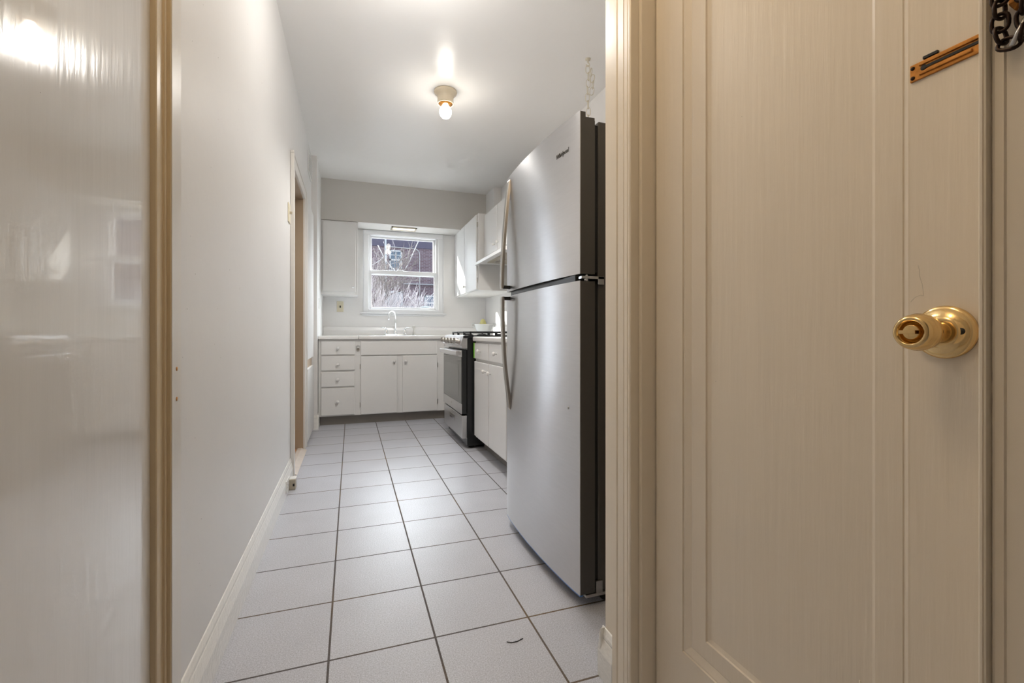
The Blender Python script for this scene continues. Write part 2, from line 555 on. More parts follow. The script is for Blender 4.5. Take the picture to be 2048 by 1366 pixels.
# doorway lining and casing
w = MB()
lin = MB()
lin.box(XL - 0.128, XL + 0.003, DY1 - 0.02, DY1 - 0.0005, 0.012, DZ - 0.02)
lin.box(XL - 0.128, XL + 0.003, DY0 + 0.0005, DY0 + 0.02, 0.012, DZ - 0.02)
lin.box(XL - 0.128, XL + 0.003, DY0 + 0.0005, DY1 - 0.0005, DZ - 0.02, DZ - 0.0005)
struct(lin, 'trim_6', M['jamb'], 'tan jambs inside the left doorway', 'door jamb', bevel=0.002)
w.box(XL + 0.0005, XL + 0.018, DY0 - 0.070, DY0 + 0.012, 0.0, DZ - 0.012)
w.box(XL + 0.0005, XL + 0.024, DY0 - 0.087, DY0 - 0.070, 0.0, DZ + 0.057)
w.box(XL + 0.0005, XL + 0.018, DY1 - 0.012, DY1 + 0.082, 0.0, DZ - 0.012)
w.box(XL + 0.0005, XL + 0.024, DY1 + 0.082, DY1 + 0.10, 0.0, DZ + 0.057)
w.box(XL + 0.0005, XL + 0.018, DY0 - 0.070, DY1 + 0.082, DZ - 0.012, DZ + 0.057)
w.box(XL + 0.0005, XL + 0.024, DY0 - 0.087, DY1 + 0.10, DZ + 0.057, DZ + 0.075)
struct(w, 'trim_3', M['trim_white'], 'painted casing and jambs of the left doorway', 'door casing', bevel=0.003)
struct(MB().prism([(XL - 0.045, 0.012), (XL - 0.035, 0.020), (XL - 0.01, 0.020), (XL + 0.03, 0.002), (XL + 0.03, 0.0), (XL - 0.045, 0.0)], DY0 + 0.02, DY1 - 0.02, 'Y'),
       'trim_4', M['threshold'], 'worn threshold strip in the left doorway', 'threshold')


# baseboards: profile in (distance from wall, z)
def bb_prof(h):
    return [(0, 0), (0.017, 0), (0.017, h - 0.064), (0.0155, h - 0.058), (0.009, h - 0.032), (0.0065, h - 0.029), (0.0085, h - 0.025), (0.0080, h - 0.018), (0.003, h - 0.002), (0, h)]


struct(MB().prism([(XL + d, z) for d, z in bb_prof(0.145)], 1.12, DY0 - 0.087, 'Y'), 'baseboard_left', M['base'],
       'old thickly painted white baseboard along the left wall', 'baseboard', bevel=0.0015)
struct(MB().prism([(HX - d * 1.0, z) for d, z in bb_prof(0.135)], 1.047, 1.118, 'Y').prism([(1.105 + d, z) for d, z in bb_prof(0.135)], HX - 0.016, 0.82, 'X'),
       'baseboard_right', M['base'], 'chipped white baseboard block beside the door casing', 'baseboard', bevel=0.0015)
w = MB().prism([(4.89 - d, z) for d, z in bb_prof(0.14)], XL, -0.305, 'X')
w.prism([(-0.318 + d * 0.9, z) for d, z in bb_prof(0.14)], 4.876, 5.035, 'Y')
struct(w, 'baseboard_back', M['base'], 'yellowed baseboard at the foot of the corner column', 'baseboard', bevel=0.0015)

# ------------------------------------------------------------------ left glossy door leaf and its casing
dl = struct(MB().prism([(-0.3504, 1.0185), (-0.3504 + 0.0475, 0.228), (-0.3904 + 0.0475, 0.2256), (-0.3904, 1.0161)], 0.008, 2.06), 'door_2', M['panel'], 'glossy brush-marked white door leaf at the left', 'door')
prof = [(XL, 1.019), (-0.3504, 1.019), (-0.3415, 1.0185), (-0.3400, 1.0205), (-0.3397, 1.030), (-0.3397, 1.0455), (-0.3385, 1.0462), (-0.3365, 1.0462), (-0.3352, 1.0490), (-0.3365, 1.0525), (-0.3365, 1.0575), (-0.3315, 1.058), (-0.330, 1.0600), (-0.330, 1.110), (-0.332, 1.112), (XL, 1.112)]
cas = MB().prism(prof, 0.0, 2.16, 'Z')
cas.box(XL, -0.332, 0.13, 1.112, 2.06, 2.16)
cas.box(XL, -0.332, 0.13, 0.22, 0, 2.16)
t1 = struct(cas, 'trim_1', M['trim_shaded'], 'stepped door casing between the glossy door and the left wall', 'door casing')
fl = MB().box(-0.3302, -0.3288, 1.0605, 1.1105, 0, 2.16).build('flat_strip', M['trim_white'], t1)  # white face keeps the lit flat lighter than the shade-toned profile
for z in (0.872, 0.812):
    MB().lathe([(0.0042, 0), (0.0042, 0.0008)], (-0.3288, 1.085, z), (1, 0, 0), 14).build('nail_hole', M['socket'], fl)

# ------------------------------------------------------------------ right panelled door
dr_ = MB()
dr_.box(0.7245, 0.745, 0.305, 0.9495, 0.008, 2.05)
dr_.rings([(0.305, 0.9495, 0.008, 2.05, 0.7245), (0.305, 0.9495, 0.008, 2.05, 0.710), (0.405, 0.855, 0.22, 1.90, 0.710), (0.406, 0.8535, 0.2215, 1.8975, 0.7130), (0.409, 0.850, 0.225, 1.895, 0.7125),
           (0.4170, 0.8345, 0.241, 1.885, 0.7185), (0.4185, 0.8305, 0.2435, 1.882, 0.7172), (0.4535, 0.7905, 0.281, 1.84, 0.7172), (0.4550, 0.7890, 0.2825, 1.838, 0.7205), (0.4610, 0.7800, 0.291, 1.83, 0.7232)], 'X')
d1 = struct(dr_, 'door_1', M['door'], 'cream painted panelled entry door with brass knob', 'door')
# knob
kY, kZ = 0.3655, 0.944
kb = MB().lathe([(0.033, 0), (0.0335, 0.004), (0.0325, 0.007), (0.029, 0.0085), (0.020, 0.0095), (0.0195, 0.0115), (0.015, 0.012)], (0.710, kY, kZ), (-1, 0, 0), 48).build('knob_rosette', M['brass'], d1)
kn = MB().lathe([(0.0145, 0.011), (0.0125, 0.016), (0.0118, 0.026), (0.013, 0.032), (0.0175, 0.038), (0.0215, 0.045), (0.0228, 0.053), (0.0228, 0.0565), (0.0222, 0.0570), (0.0222, 0.058), (0.0215, 0.064), (0.0190, 0.0695), (0.0165, 0.0712), (0.0145, 0.0705), (0.0125, 0.066), (0.0120, 0.060)], (0.710, kY, kZ), (-1, 0, 0), 48).build('knob', M['brass'], d1)
MB().lathe([(0.0095, 0.058), (0.0095, 0.067), (0.0085, 0.069)], (0.710, kY, kZ), (-1, 0, 0), 28).box(0.710 - 0.0765, 0.710 - 0.067, kY - 0.0088, kY + 0.0088, kZ - 0.0022, kZ + 0.0022).build('thumb_turn', M['brass'], kn, bevel=0.0004)
MB().lathe([(0.0042, 0.0), (0.0042, 0.0105)], (0.710, kY - 0.0195, kZ + 0.001), (-1, 0, 0), 16).build('rosette_hole', M['dark'], kb)
# chain slide plate on the door
pl = MB().box(0.7072, 0.711, 0.300, 0.404, 1.278, 1.3005)
pl.box(0.7050, 0.7073, 0.300, 0.393, 1.2945, 1.2995)
pl.box(0.7050, 0.7073, 0.338, 0.393, 1.2825, 1.2865)
pl = pl.build('chain_slide_plate', M['old_brass'], d1, bevel=0.0008)
pl['label'] = 'tarnished copper brass slide plate'
sl = MB().box(0.7062, 0.7074, 0.300, 0.388, 1.2888, 1.2925).lathe([(0.0036, 0), (0.0036, 0.001)], (0.7073, 0.388, 1.2906), (-1, 0, 0), 16)
sl.box(0.7045, 0.709, 0.372, 0.388, 1.3005, 1.3040)
sl.build('slide_slot', M['dark'], pl, bevel=0.0003)
for z in (1.2955, 1.2825):
    MB().lathe([(0.0026, 0), (0.0022, 0.0012), (0.0005, 0.0015)], (0.7072, 0.4005, z), (-1, 0, 0), 14).build('screw', M['chain'], pl)

for pts in ([(0.4045, 0.985), (0.3995, 0.9905), (0.3935, 0.9930), (0.3895, 0.9920)], [(0.3960, 1.0330), (0.3945, 1.0260), (0.3942, 1.0180), (0.3915, 1.0080), (0.3903, 0.9990), (0.3900, 0.9930)]):
    MB().tube([(0.7100, y, z) for y, z in pts], 0.00022, 5).build('paint_crack', M['beige'], d1)
MB().tube([(0.7225, 0.478, 0.420), (0.7225, 0.4765, 0.405), (0.7225, 0.477, 0.392), (0.7225, 0.482, 0.380)], 0.0012, 6).build('paint_drip', M['door'], d1)

# casing of the right door (far side, near side, head), closed outlines in plan
far = [(HX + 0.10, 0.952), (0.672, 0.9536), (0.6705, 0.9545), (0.6705, 0.9640), (0.672, 0.9650), (0.660, 0.9650), (0.6475, 0.9650), (0.645, 0.9680), (0.645, 0.9735), (0.647, 0.9755), (0.645, 0.9775), (0.6450, 0.9905), (0.6465, 0.9925), (0.645, 0.9950), (0.6455, 1.020), (0.648, 1.0225), (0.6445, 1.026), (0.6445, 1.046), (0.647, 1.0485), (HX, 1.0490), (HX, 0.975), (HX + 0.10, 0.975)]
cs = MB().prism(far, 0.0, 2.12, 'Z')
near = [(HX + 0.10, 0.305), (0.668, 0.305), (0.668, 0.2973), (0.6325, 0.2973), (0.6305, 0.2958), (0.6305, 0.2935), (0.6318, 0.2928), (0.6305, 0.2918), (0.6310, 0.2905), (0.6395, 0.2900), (0.6380, 0.2885), (0.6388, 0.2870), (0.6392, 0.2805), (0.6372, 0.2793), (0.6392, 0.2780), (0.6410, 0.2300), (0.644, 0.2250), (HX, 0.2250), (HX, 0.24), (HX + 0.10, 0.24)]
cs.prism(near, 0.0, 2.12, 'Z')
cs.box(0.640, HX, 0.225, 1.049, 2.04, 2.12)
t2 = struct(cs, 'trim_2', M['trim'], 'cream moulded casing around the panelled door', 'door casing')

# security chain hanging from its keeper on the near casing
ch = thing('security_chain', (0.622, 0.272, 1.24), 'dark bronze security chain hanging on the door frame at upper right', 'chain')
MB().box(0.634, 0.6393, 0.2655, 0.2745, 1.278, 1.33).prism([(0.2655, 1.278), (0.2745, 1.278), (0.270, 1.270)], 0.634, 0.6393, 'X').build('keeper_plate', M['old_brass'], ch, bevel=0.0006)
path = [(0.2772, 1.318), (0.2772, 1.300), (0.2772, 1.285), (0.2775, 1.272), (0.2772, 1.258), (0.2765, 1.244), (0.2700, 1.2345), (0.2610, 1.2365), (0.2590, 1.2485), (0.2605, 1.262), (0.260, 1.276), (0.2595, 1.290), (0.259, 1.304)]
P = [Vector((0.626, y, z)) for y, z in path]
acc = [0]
for i in range(1, len(P)):
    acc.append(acc[-1] + (P[i] - P[i - 1]).length)


def at_len(s):
    for i in range(1, len(P)):
        if s <= acc[i]:
            return P[i - 1].lerp(P[i], (s - acc[i - 1]) / (acc[i] - acc[i - 1]))
    return P[-1].copy()


def link_ring(c, t, side, L, W, r, n=20):
    pts = []
    for k in range(n):
        a = 2 * PI * k / n
        ca, sa = math.cos(a), math.sin(a)
        pts.append(c + t * (L * math.copysign(abs(ca) ** 0.75, ca)) + side * (W * math.copysign(abs(sa) ** 0.75, sa)))
    return MB().tube(pts, r, 8, closed=True)


s, k = 0.004, 0
while s < acc[-1] - 0.004:
    c = at_len(s)
    t = (at_len(min(s + 0.004, acc[-1])) - at_len(max(s - 0.004, 0))).normalized()
    nx = Vector((1, 0, 0))
    side = t.cross(nx).normalized()
    sd = side if k % 2 == 0 else nx
    sd = (sd + (nx if k % 2 == 0 else side) * 0.25).normalized()
    link_ring(c, t, sd, 0.0092, 0.0062, 0.0019).build('link', M['chain'], ch)
    s += 0.0136
    k += 1
MB().box(0.6185, 0.6215, -0.0015, 0.0015, -0.011, 0.011)
bar = MB().tube([(0.621, 0.2665, 1.2290), (0.621, 0.2560, 1.2510)], 0.0022, 8)
bar.build('end_bar', M['handle'], ch)

# ------------------------------------------------------------------ window
wi = bpy.data.objects.new('window_1', None)
COL.objects.link(wi)
wi.location = (0.63, YB, 1.19)
wi['_o'] = (0.63, YB, 1.19)
structure(wi, 'white double-hung kitchen window above the sink', 'window')
fr_ = MB()
for a0, a1, z0, z1 in ((0.142, 0.200, 1.2045, 2.165), (1.058, 1.120, 1.2045, 2.165), (0.142, 1.120, 2.1655, 2.222), (0.2005, 1.0575, 1.2045, 1.246)):
    fr_.box(a0, a1, YB - 0.022, YB - 0.0005, z0, z1)
for a0, a1, z0, z1 in ((0.136, 0.1415, 1.2045, 2.222), (1.1205, 1.126, 1.2045, 2.222)):
    fr_.box(a0, a1, YB - 0.03, YB - 0.0005, z0, z1)
fr_.build('casing', M['vinyl'], wi, bevel=0.003)
MB().box(0.104, 1.163, YB - 0.055, YB + 0.02, 1.187, 1.204).box(0.125, 1.14, YB - 0.02, YB, 1.165, 1.187).build('sill', M['vinyl'], wi, bevel=0.004)
jm = MB()
jm.box(WX0, WX0 + 0.022, YB, YB + 0.13, 1.204, WZ1)
jm.box(WX1 - 0.030, WX1, YB, YB + 0.13, 1.204, WZ1)
jm.box(WX0, WX1, YB, YB + 0.13, WZ1 - 0.012, WZ1)
jm.box(WX0, WX1, YB + 0.002, YB + 0.13, 1.236, 1.242)
jm.build('frame', M['vinyl'], wi, bevel=0.002)


def sash(name, x0, x1, z0, z1, y0, y1, side, bot, top):
    sm = MB()
    sm.box(x0, x0 + side, y0, y1, z0, z1)
    sm.box(x1 - side, x1, y0, y1, z0, z1)
    sm.box(x0 + side, x1 - side, y0, y1, z0, z0 + bot)
    sm.box(x0 + side, x1 - side, y0, y1, z1 - top, z1)
    o = sm.build(name, M['vinyl'], wi, bevel=0.003)
    MB().box(x0 + side - 0.004, x1 - side + 0.004, (y0 + y1) / 2 - 0.002, (y0 + y1) / 2 + 0.002, z0 + bot - 0.004, z1 - top + 0.004).build('pane', M['glass'], o)
    return o


sash('upper_sash', 0.216, 1.033, 1.680, 2.160, YB + 0.065, YB + 0.10, 0.026, 0.045, 0.020)
lo = sash('lower_sash', 0.216, 1.033, 1.240, 1.735, YB + 0.02, YB + 0.055, 0.020, 0.034, 0.048)
MB().box(0.55, 0.62, YB + 0.012, YB + 0.045, 1.735, 1.748).build('sash_lock', M['vinyl'], lo, bevel=0.003)

# recessed strip light in the soffit underside
rl = thing('recessed_light', (0.60, 5.74, 2.20), 'slim recessed strip light in the soffit over the sink window', 'light')
fr_ = MB()
for a0, a1, b0, b1 in ((0.455, 0.475, 5.63, 5.79), (0.735, 0.755, 5.63, 5.79), (0.455, 0.755, 5.63, 5.65), (0.455, 0.755, 5.77, 5.79)):
    fr_.box(a0, a1, b0, b1, 2.211, 2.225)
fr_.build('frame', M['beige'], rl, bevel=0.002)
MB().box(0.475, 0.735, 5.65, 5.77, 2.216, 2.224).build('diffuser', M['fluor'], rl)


# ------------------------------------------------------------------ cabinets
def knob_at(parent, p, axis, m=None, r=0.0155):
    return MB().lathe([(0.006, 0), (0.0058, 0.010), (0.007, 0.013), (0.0125, 0.017), (r, 0.023), (r * 0.96, 0.028), (r * 0.7, 0.0325), (0.001, 0.034)], p, axis, 20).build('knob', m or M['cab'], parent)


sc_ = thing('base_cabinet', (0.33, 5.04, 0), 'white base cabinet run with four drawers and two doors under the sink', 'cabinet')
FY = 5.045
cb = MB().box(-0.314, XR - 0.022, FY, YB - 0.022, 0.095, 0.884)
cb.build('carcass', M['cab'], sc_)
MB().box(-0.303, XR - 0.022, 5.095, 5.12, 0.0, 0.095).build('toe_kick', M['toe'], sc_)


def front_y(name, x0, x1, z0, z1, y=FY, knob=None, par=None):
    o = MB().box(x0, x1, y - 0.018, y, z0, z1).build(name, M['cab'], par or sc_, bevel=0.005)
    if knob:
        knob_at(o, (knob[0], y - 0.018, knob[1]), (0, -1, 0))
    return o


front_y('drawer', -0.290, 0.038, 0.727, 0.864, knob=(-0.127, 0.795))
front_y('drawer', -0.290, 0.037, 0.566, 0.711, knob=(-0.127, 0.628))
front_y('drawer', -0.290, 0.035, 0.400, 0.549, knob=(-0.129, 0.472))
front_y('drawer', -0.290, 0.035, 0.107, 0.384, knob=(-0.131, 0.246))
front_y('false_front', 0.093, 0.890, 0.718, 0.863)
for x0, x1, kx, hx in ((0.093, 0.464, 0.432, 0.090), (0.518, 0.893, 0.554, 0.896)):
    d = front_y('door', x0, x1, 0.101, 0.707, knob=(kx, 0.651))
    for z in (0.20, 0.60):
        MB().box(hx - 0.006, hx + 0.006, FY - 0.010, FY, z - 0.025, z + 0.025).build('hinge', M['handle'], d, bevel=0.001)

# bottle opener on the stile
bo = thing('bottle_opener', (0.067, FY, 0.75), 'small metal bottle opener screwed to the cabinet stile by the top drawer', 'bottle opener')
op = MB().tube([(0.067 + 0.016 * math.cos(a), FY - 0.008, 0.808 + 0.014 * math.sin(a)) for a in [2 * PI * k / 20 for k in range(20)]], 0.0032, 8, closed=True)
op.build('ring', M['chrome'], bo)
MB().tube([(0.067 + 0.013 * math.cos(a), FY - 0.006, 0.780 + 0.017 * math.sin(a)) for a in [2 * PI * k / 20 for k in range(20)]], 0.0032, 8, closed=True).box(0.055, 0.079, FY - 0.005, FY, 0.757, 0.800).build('plate', M['handle'], bo, bevel=0.001)

# enamel sink counter
ct = thing('sink_countertop', (0.6, 5.4, 0.884), 'white enamel sink countertop with raised backsplash below the window', 'countertop')
SX0, SX1, SY0, SY1 = 0.25, 0.80, 5.14, 5.60
top = MB()
top.box(-0.317, 0.07, 5.010, YB - 0.03, 0.885, 0.921)
top.box(0.0715, XR, 5.010, SY0, 0.885, 0.921)
top.box(0.0715, SX0, SY0, YB - 0.03, 0.885, 0.921)
top.box(SX1, XR, SY0, YB - 0.03, 0.885, 0.921)
top.box(SX0, SX1, SY1, YB - 0.03, 0.885, 0.921)
top.box(1.05, XR, 4.435, 5.010, 0.885, 0.921)
top.build('worktop', M['counter'], ct, bevel=0.007, seg=3)
MB().prism([(YB - 0.045, 0.915), (YB - 0.045, 0.985), (YB - 0.038, 1.015), (YB - 0.025, 1.028), (YB, 1.030), (YB, 0.915)], -0.317, XR, 'X').box(XR - 0.025, XR, 4.435, YB - 0.03, 0.915, 1.03).build('backsplash', M['counter'], ct, bevel=0.006, seg=3)
MB().rings([(SX0, SX1, SY0, SY1, 0)], 'X', False)
bs = MB()
vs = []
for x0, x1, y0, y1, z in ((SX0 - 0.004, SX1 + 0.004, SY0 - 0.004, SY1 + 0.004, 0.919), (SX0 + 0.012, SX1 - 0.012, SY0 + 0.012, SY1 - 0.012, 0.905), (SX0 + 0.025, SX1 - 0.025, SY0 + 0.025, SY1 - 0.025, 0.76), (SX0 + 0.06, SX1 - 0.06, SY0 + 0.06, SY1 - 0.06, 0.74)):
    vs += [(x0, y0, z), (x1, y0, z), (x1, y1, z), (x0, y1, z)]
fs = [(4 * i + k, 4 * i + (k + 1) % 4, 4 * i + 4 + (k + 1) % 4, 4 * i + 4 + k) for i in range(3) for k in range(4)] + [(12, 13, 14, 15)]
bs.add(vs, fs, True).build('basin', M['counter'], ct)

# corner base cabinet under the short return of the counter
cc = thing('corner_cabinet', (1.35, 4.72, 0), 'white corner base cabinet between the range and the sink run', 'cabinet')
MB().box(1.07, XR - 0.022, 4.435, 5.04, 0.0, 0.884).build('carcass', M['cab'], cc, bevel=0.003)

# faucet
FYc = 5.74
fa = thing('kitchen_faucet', (0.51, FYc, 0.921), 'chrome gooseneck faucet with two lever handles at the sink', 'faucet')
MB().box(0.388, 0.632, FYc - 0.03, FYc + 0.03, 0.921, 0.936).build('base_plate', M['chrome'], fa, bevel=0.006, seg=3)
sp = [(0.509, FYc, 0.93), (0.509, FYc, 1.10)] + [(0.466 + 0.043 * math.cos(a), FYc - 0.10 * (a / PI), 1.135 + 0.070 * math.sin(a)) for a in [PI * k / 16 for k in range(17)]] + [(0.420, FYc - 0.105, 1.105)]
MB().tube(sp, 0.0095, 14).lathe([(0.021, 0), (0.021, 0.02), (0.016, 0.055), (0.011, 0.062)], (0.509, FYc, 0.93), (0, 0, 1), 20).build('spout', M['chrome'], fa)
for x, sg in ((0.400, -1), (0.620, 1)):
    MB().lathe([(0.020, 0), (0.019, 0.02), (0.014, 0.055), (0.012, 0.07)], (x, FYc, 0.93), (0, 0, 1), 18).tube([(x, FYc, 0.998), (x + sg * 0.012, FYc, 1.010), (x + sg * 0.065, FYc - 0.005, 1.014)], [0.011, 0.009, 0.006], 10).build('lever_handle', M['chrome'], fa)
spx = 0.728
sy_ = thing('side_sprayer', (spx, FYc, 0.921), 'chrome side sprayer standing right of the faucet', 'sprayer')
MB().lathe([(0.022, 0), (0.020, 0.008), (0.014, 0.015)], (spx, FYc, 0.921), (0, 0, 1), 18).build('base', M['chrome'], sy_)
MB().lathe([(0.011, 0.012), (0.013, 0.03), (0.009, 0.06), (0.010, 0.085), (0.014, 0.10), (0.012, 0.118), (0.004, 0.122)], (spx, FYc, 0.921), (0, 0, 1), 18).build('spray_head', M['handle'], sy_)

# upper cabinet left of the window
ul = thing('wall_cabinet', (-0.12, 5.7, 1.385), 'white single-door wall cabinet left of the window', 'wall cabinet')
MB().box(-0.318, 0.072, 5.553, YB, 1.385, 2.221).build('carcass', M['cab'], ul, bevel=0.002)
d = MB().box(-0.300, 0.049, 5.533, 5.552, 1.418, 2.203).build('door', M['cab'], ul, bevel=0.004)
MB().lathe([(0.013, 0), (0.014, 0.008), (0.012, 0.018), (0.004, 0.021)], (0.015, 5.533, 1.472), (0, -1, 0), 18).build('knob', M['chrome'], d)
for z in (1.49, 2.12):
    MB().box(-0.307, -0.297, 5.538, 5.553, z - 0.025, z + 0.025).build('hinge', M['cab'], d, bevel=0.001)

# right wall cabinets (doors face the left wall)
def front_x(par, x, y0, y1, z0, z1, name='door', knob=None, km=None):
    o = MB().box(x, x + 0.018, y0, y1, z0, z1).build(name, M['cab'], par, bevel=0.004)
    if knob:
        knob_at(o, (x, knob[0], knob[1]), (-1, 0, 0), km or M['plastic'])
    return o


ca = thing('wall_cabinet', (1.48, 5.35, 1.415), 'tall white two-door wall cabinet in the corner right of the window', 'wall cabinet')
MB().box(1.295, XR, 4.785, YB, 1.415, 2.243).build('carcass', M['cab'], ca, bevel=0.002)
front_x(ca, 1.277, 5.372, 5.912, 1.425, 2.233, knob=(5.43, 1.497))
front_x(ca, 1.277, 4.815, 5.362, 1.425, 2.233, knob=(5.30, 1.497))
for z in (1.50, 2.10):
    MB().box(1.280, 1.294, 4.803, 4.814, z, z + 0.05).build('hinge', M['handle'], ca, bevel=0.001)

cb2 = thing('wall_cabinet', (1.53, 4.31, 1.755), 'short white two-door wall cabinet above the range hood', 'wall cabinet')
MB().box(1.373, XR, 3.84, 4.782, 1.755, 2.228).build('carcass', M['cab'], cb2, bevel=0.002)
front_x(cb2, 1.355, 4.318, 4.772, 1.768, 2.218, knob=(4.385, 1.835))
front_x(cb2, 1.355, 3.850, 4.306, 1.768, 2.218, knob=(4.262, 1.837))

ho = thing('range_hood', (1.48, 4.3, 1.665), 'slim white range hood under the short wall cabinet', 'range hood')
MB().prism([(1.250, 1.672), (1.250, 1.702), (1.375, 1.755), (XR, 1.755), (XR, 1.690), (1.275, 1.690), (1.275, 1.672)], 3.86, 4.765, 'Y').build('canopy', M['cab'], ho, bevel=0.002)
MB().box(1.34, 1.60, 4.0, 4.60, 1.680, 1.691).build('filter', M['beige'], ho, bevel=0.002)
for k in range(2):
    MB().tube(arc((1.42 + 0.0, 4.48 - 0.12 * k), 0.035, 0, 2 * PI, 20, 'XY', 1.676), 0.005, 8).build('fan_ring', M['handle'], ho)

# small base cabinet beside the refrigerator
sb = thing('base_cabinet', (1.3, 3.0, 0), 'white base cabinet with two drawers between range and refrigerator', 'cabinet')
CX = 0.962
MB().box(CX, XR - 0.022, 2.22, 3.640, 0.10, 0.880).build('carcass', M['cab'], sb, bevel=0.002)
MB().box(1.036, XR - 0.022, 2.22, 3.640, 0.0, 0.10).build('toe_kick', M['toe'], sb)
front_x(sb, CX - 0.018, 3.225, 3.618, 0.742, 0.868, 'drawer', knob=(3.43, 0.805))
front_x(sb, CX - 0.018, 2.815, 3.205, 0.742, 0.868, 'drawer', knob=(3.01, 0.803))
front_x(sb, CX - 0.018, 2.400, 2.795, 0.742, 0.868, 'drawer', knob=(2.60, 0.803))
front_x(sb, CX - 0.018, 3.225, 3.618, 0.118, 0.720, knob=(3.275, 0.660))
front_x(sb, CX - 0.018, 2.815, 3.205, 0.118, 0.720, knob=(3.155, 0.655))
front_x(sb, CX - 0.018, 2.400, 2.795, 0.118, 0.720, knob=(2.45, 0.655))
sbt = MB().box(0.936, XR, 2.215, 3.645, 0.881, 0.919).box(XR - 0.02, XR, 2.215, 3.645, 0.915, 1.02).build('countertop', M['counter'], None, bevel=0.012, seg=4)
tag(sbt, 'short white countertop between the range and the refrigerator', 'countertop')
tp = MB().box(CX - 0.0195, CX - 0.0005, 3.6185, 3.6400, 0.745, 0.868).build('tape_strip', M['green'], None, bevel=0.0005)
tag(tp, 'bright green strip stuck on the cabinet edge beside the range', 'tape')

# ------------------------------------------------------------------ gas range
RY0, RY1 = 3.66, 4.42
ra = thing('gas_range', (1.2, 4.04, 0), 'stainless and black gas range between the white base cabinets', 'stove')
MB().box(0.895, 1.66, RY0, RY1, 0.022, 0.905).build('body', M['black'], ra, bevel=0.004)
MB().box(0.862, 1.66, RY0 - 0.004, RY1 + 0.004, 0.905, 0.928).build('cooktop', M['black'], ra, bevel=0.006, seg=3)
MB().prism([(0.848, 0.842), (0.838, 0.852), (0.862, 0.925), (0.875, 0.931), (0.905, 0.931), (0.905, 0.822), (0.852, 0.822)], RY0 + 0.002, RY1 - 0.002, 'Y').build('control_panel', M['steel'], ra, bevel=0.003)
for k in range(5):
    y = RY0 + 0.11 + k * 0.135
    MB().lathe([(0.024, 0), (0.024, 0.006), (0.0205, 0.008), (0.0185, 0.034), (0.016, 0.038), (0.001, 0.039)], (0.849, y, 0.878), (-0.95, 0, 0.30), 24).box(0.800, 0.818, y - 0.004, y + 0.004, 0.868, 0.908).build('control_knob', M['handle'], ra)
od = MB().box(0.850, 0.893, RY0 + 0.006, RY1 - 0.006, 0.285, 0.808).build('oven_door', M['black'], ra, bevel=0.003)
MB().box(0.846, 0.851, RY0 + 0.006, RY1 - 0.006, 0.370, 0.752).build('door_glass', M['oven_glass'], od)
MB().box(0.8452, 0.8465, RY0 + 0.105, RY1 - 0.105, 0.42, 0.685).build('oven_window', M['oven_window'], od)
MB().box(0.845, 0.852, RY0 + 0.006, RY1 - 0.006, 0.285, 0.368).build('lower_trim', M['steel'], od, bevel=0.001)
MB().lathe([(0.011, 0), (0.011, 0.0015), (0.009, 0.002)], (0.845, 4.04, 0.335), (-1, 0, 0), 24).build('badge', M['handle'], od)
MB().box(0.805, 0.830, RY0 + 0.015, RY1 - 0.015, 0.765, 0.803).box(0.825, 0.852, RY0 + 0.03, RY0 + 0.055, 0.768, 0.800).box(0.825, 0.852, RY1 - 0.055, RY1 - 0.03, 0.768, 0.800).build('handle', M['steel'], od, bevel=0.006, seg=3)
MB().box(0.846, 0.852, RY0 + 0.006, RY1 - 0.006, 0.752, 0.806).build('upper_trim', M['steel'], od, bevel=0.001)
dw = MB().box(0.852, 0.895, RY0 + 0.004, RY1 - 0.004, 0.085, 0.272).build('storage_drawer', M['steel'], ra, bevel=0.004)
MB().box(0.850, 0.8525, 3.93, 4.15, 0.185, 0.232).build('pull', M['handle'], dw, bevel=0.001)
MB().box(0.8492, 0.8505, 3.945, 4.135, 0.192, 0.206).build('pull_recess', M['chrome'], dw)
for y in (RY0 + 0.05, RY1 - 0.05):
    for x in (0.94, 1.6):
        MB().lathe([(0.022, 0), (0.022, 0.012), (0.012, 0.014), (0.012, 0.06)], (x, y, 0), (0, 0, 1), 16).build('leg', M['rubber'], ra)
for k in range(3):
    y0 = RY0 + 0.03 + k * 0.237
    gm = MB()
    x0, x1, y1 = 0.925, 1.52, y0 + 0.222
    for yy in (y0, y1 - 0.012, (y0 + y1) / 2 - 0.006):
        gm.box(x0, x1, yy, yy + 0.012, 0.946, 0.962)
    for xx in (x0, x0 + 0.145, (x0 + x1) / 2 - 0.006, x1 - 0.157, x1 - 0.012):
        gm.box(xx, xx + 0.012, y0, y1, 0.946, 0.962)
    for xx in (x0, x1 - 0.014, (x0 + x1) / 2 - 0.006):
        for yy in (y0, y1 - 0.014):
            gm.box(xx, xx + 0.014, yy, yy + 0.014, 0.926, 0.946)
    gm.build('grate', M['iron'], ra, bevel=0.002)
for x in (1.06, 1.38):
    for y in (3.80, 4.28):
        MB().lathe([(0.045, 0), (0.045, 0.008), (0.032, 0.009), (0.032, 0.015), (0.001, 0.016)], (x, y, 0.927), (0, 0, 1), 24).build('burner', M['iron'], ra)

